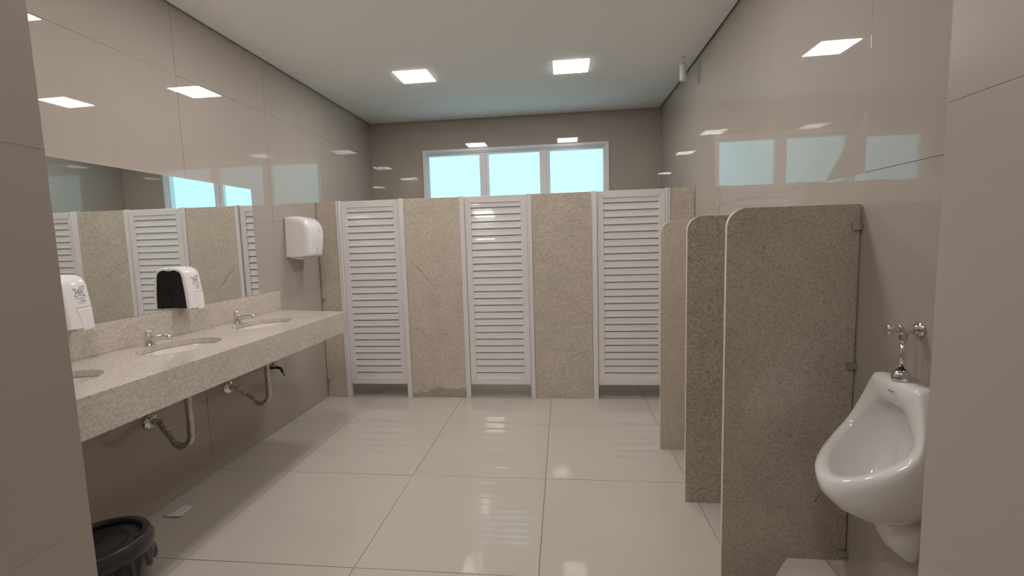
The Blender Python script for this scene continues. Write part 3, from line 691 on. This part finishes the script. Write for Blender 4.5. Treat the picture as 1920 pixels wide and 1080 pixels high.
    mb = MB(); c = P(0.0866, -0.030, 0.8935); mb.tube([c, c+Vector((-0.0006, 0.018, 0.0006))], 0.0022, 8); mb.build('maker_mark', M_INK, r, loc=L)
    # flush valve
    fv = empty('flush_valve', (XR, yc, 1.081)); tag(fv, 'chrome push flush valve and pipe on the right wall above the urinal', 'valve'); L = fv.location
    zf = 1.081
    MB().lathe([(0.024, 0.001), (0.0235, 0.004), (0.019, 0.008), (0.014, 0.011)], (XR, yc, zf), (-1, 0, 0), n=32).build('wall_flange', M_CHROME, fv, loc=L)
    MB().lathe([(0.0140, 0.006), (0.0140, 0.034), (0.0155, 0.040), (0.0155, 0.062), (0.0145, 0.063)], (XR, yc, zf), (-1, 0, 0), n=28).build('body', M_CHROME, fv, loc=L)
    MB().lathe([(0.0130, 0.0635), (0.0148, 0.065), (0.0148, 0.090), (0.0160, 0.094), (0.0135, 0.096), (0.003, 0.0965)], (XR, yc, zf), (-1, 0, 0), n=28).build('push_button', M_CHROME, fv, loc=L)
    MB().lathe([(0.0110, 0), (0.0120, 0.003), (0.0120, 0.022), (0.0100, 0.026)], (XR-0.047, yc, zf-0.036), n=8, smooth=False).build('coupling_nut', M_CHROME, fv, loc=L)
    MB().tube([(XR-0.047, yc, zf-0.030), (XR-0.047, yc, 0.950)], 0.0068, 18).build('pipe', M_CHROME, fv, loc=L)
    MB().lathe([(0.0245, 0.0015), (0.0255, 0.005), (0.0250, 0.016), (0.0215, 0.027), (0.014, 0.033)], (XR-0.047, yc, 0.9215), n=32).build('spud_cap', M_CHROME, fv, loc=L)
    MB().lathe([(0.0120, 0.0), (0.0115, 0.0025), (0.0075, 0.003)], (XR-0.047, yc, 0.9545), n=20).build('seal_ring', M_RUBBER, fv, loc=L)
urinal(1.530, 'white wall-hung ceramic urinal on the right wall beside the nearest divider')

# ------------------------------------------------------------------ bin
def bin_():
    cx, cy, zl, R = -1.662, 1.374, 0.382, 0.160
    r = empty('trash_bin', (cx, cy, 0)); tag(r, 'black round bin with swing lid and bag under the near end of the counter', 'bin'); L = r.location
    MB().lathe([(0.122, 0.001), (0.128, 0.006), (0.150, 0.320), (0.153, 0.330), (0.148, 0.332), (0.124, 0.010), (0.05, 0.008)], (cx, cy, 0), n=48).build('body', M_BLACK, r, loc=L)
    # bag film folded over the edge, uneven hem
    N = 180; rg = []
    for h, rr, am in ((0.336, 0.150, 0.0), (0.333, 0.1535, 0.0), (0.315, 0.156, 0.002), (0.295, 0.158, 0.004), (0.270, 0.159, 0.006), (0.245, 0.156, 0.008)):
        rg.append([(cx+(rr+am*(math.sin(13*a+h*40)+0.6*math.sin(29*a)))*math.cos(a), cy+(rr+am*(math.sin(13*a+h*40)+0.6*math.sin(29*a)))*math.sin(a),
                    h+(0.012*math.sin(5*a)+0.008*math.sin(11*a) if h < 0.26 else 0)) for a in [2*PI*k/N for k in range(N)]])
    MB().rings(rg, True, cap0=False, cap1=False).build('bag', M_BAG, r, loc=L)
    MB().lathe([(0.155, 0.318), (0.161, 0.320), (0.1630, 0.328), (0.1625, 0.346), (0.1620, 0.3475), (0.1505, 0.3740), (0.1500, 0.3746), (0.1310, 0.3766), (0.1304, 0.3763), (0.1290, 0.3620)], (cx, cy, 0), n=64, cap0=False, cap1=False).build('lid_ring', M_LID, r, loc=L)
    MB().lathe([(0.1280, 0.356), (0.1280, 0.3600), (0.098, 0.3610), (0.092, 0.3590), (0.086, 0.352), (0.060, 0.349), (0.004, 0.348)], (cx, cy, 0), n=64, cap0=False).build('swing_lid', M_LID, r, loc=L)
    MB().box(cx+0.1285, cx+0.1365, cy+0.020, cy+0.060, 0.3600, 0.3800).build('hinge', M_BLACK, r, loc=L, bevel=0.001)
bin_()

# ------------------------------------------------------------------ paper on the floor
def paper():
    c = [(-2.110, 2.086), (-2.012, 2.087), (-2.026, 2.189), (-2.090, 2.201)]
    vs = []; n = 6
    for j in range(n+1):
        for i in range(n+1):
            s, t = i/n, j/n
            x = (1-s)*(1-t)*c[0][0]+s*(1-t)*c[1][0]+s*t*c[2][0]+(1-s)*t*c[3][0]
            y = (1-s)*(1-t)*c[0][1]+s*(1-t)*c[1][1]+s*t*c[2][1]+(1-s)*t*c[3][1]
            vs.append((x, y, 0.0015+0.009*max(0, 0.35-t)*(0.6+s*0.4)+0.002*s*s))
    fs = [(j*(n+1)+i, j*(n+1)+i+1, (j+1)*(n+1)+i+1, (j+1)*(n+1)+i) for j in range(n) for i in range(n)]
    o = MB().add(vs, fs, True).build('paper_sheet', M_PAPER, loc=(-2.06, 2.14, 0))
    s = o.modifiers.new('solid', 'SOLIDIFY'); s.thickness = 0.0008; s.offset = 1
    tag(o, 'white paper scrap lying on the floor beneath the counter', 'paper')
paper()

# ------------------------------------------------------------------ small cylinder hanging from the ceiling
def hanging_cylinder():
    x, y = 0.964, 3.917
    r = empty('hanging_cylinder', (x, y, ZC)); tag(r, 'small white cylindrical device hanging from the ceiling beside the right wall', 'device'); L = r.location
    MB().lathe([(0.018, -0.0005), (0.018, -0.004), (0.006, -0.006)], (x, y, ZC), n=20).build('ceiling_plate', M_PLASTIC2, r, loc=L)
    MB().tube([(x, y, ZC-0.004), (x, y, 2.742)], 0.004, 10).build('stem', M_PLASTIC2, r, loc=L)
    MB().lathe([(0.024, 2.606), (0.0265, 2.609), (0.0265, 2.640), (0.0255, 2.642), (0.0265, 2.644), (0.0265, 2.722), (0.022, 2.738), (0.010, 2.745)], (x, y, 0), n=28).build('body', M_PLASTIC2, r, loc=L)
hanging_cylinder()
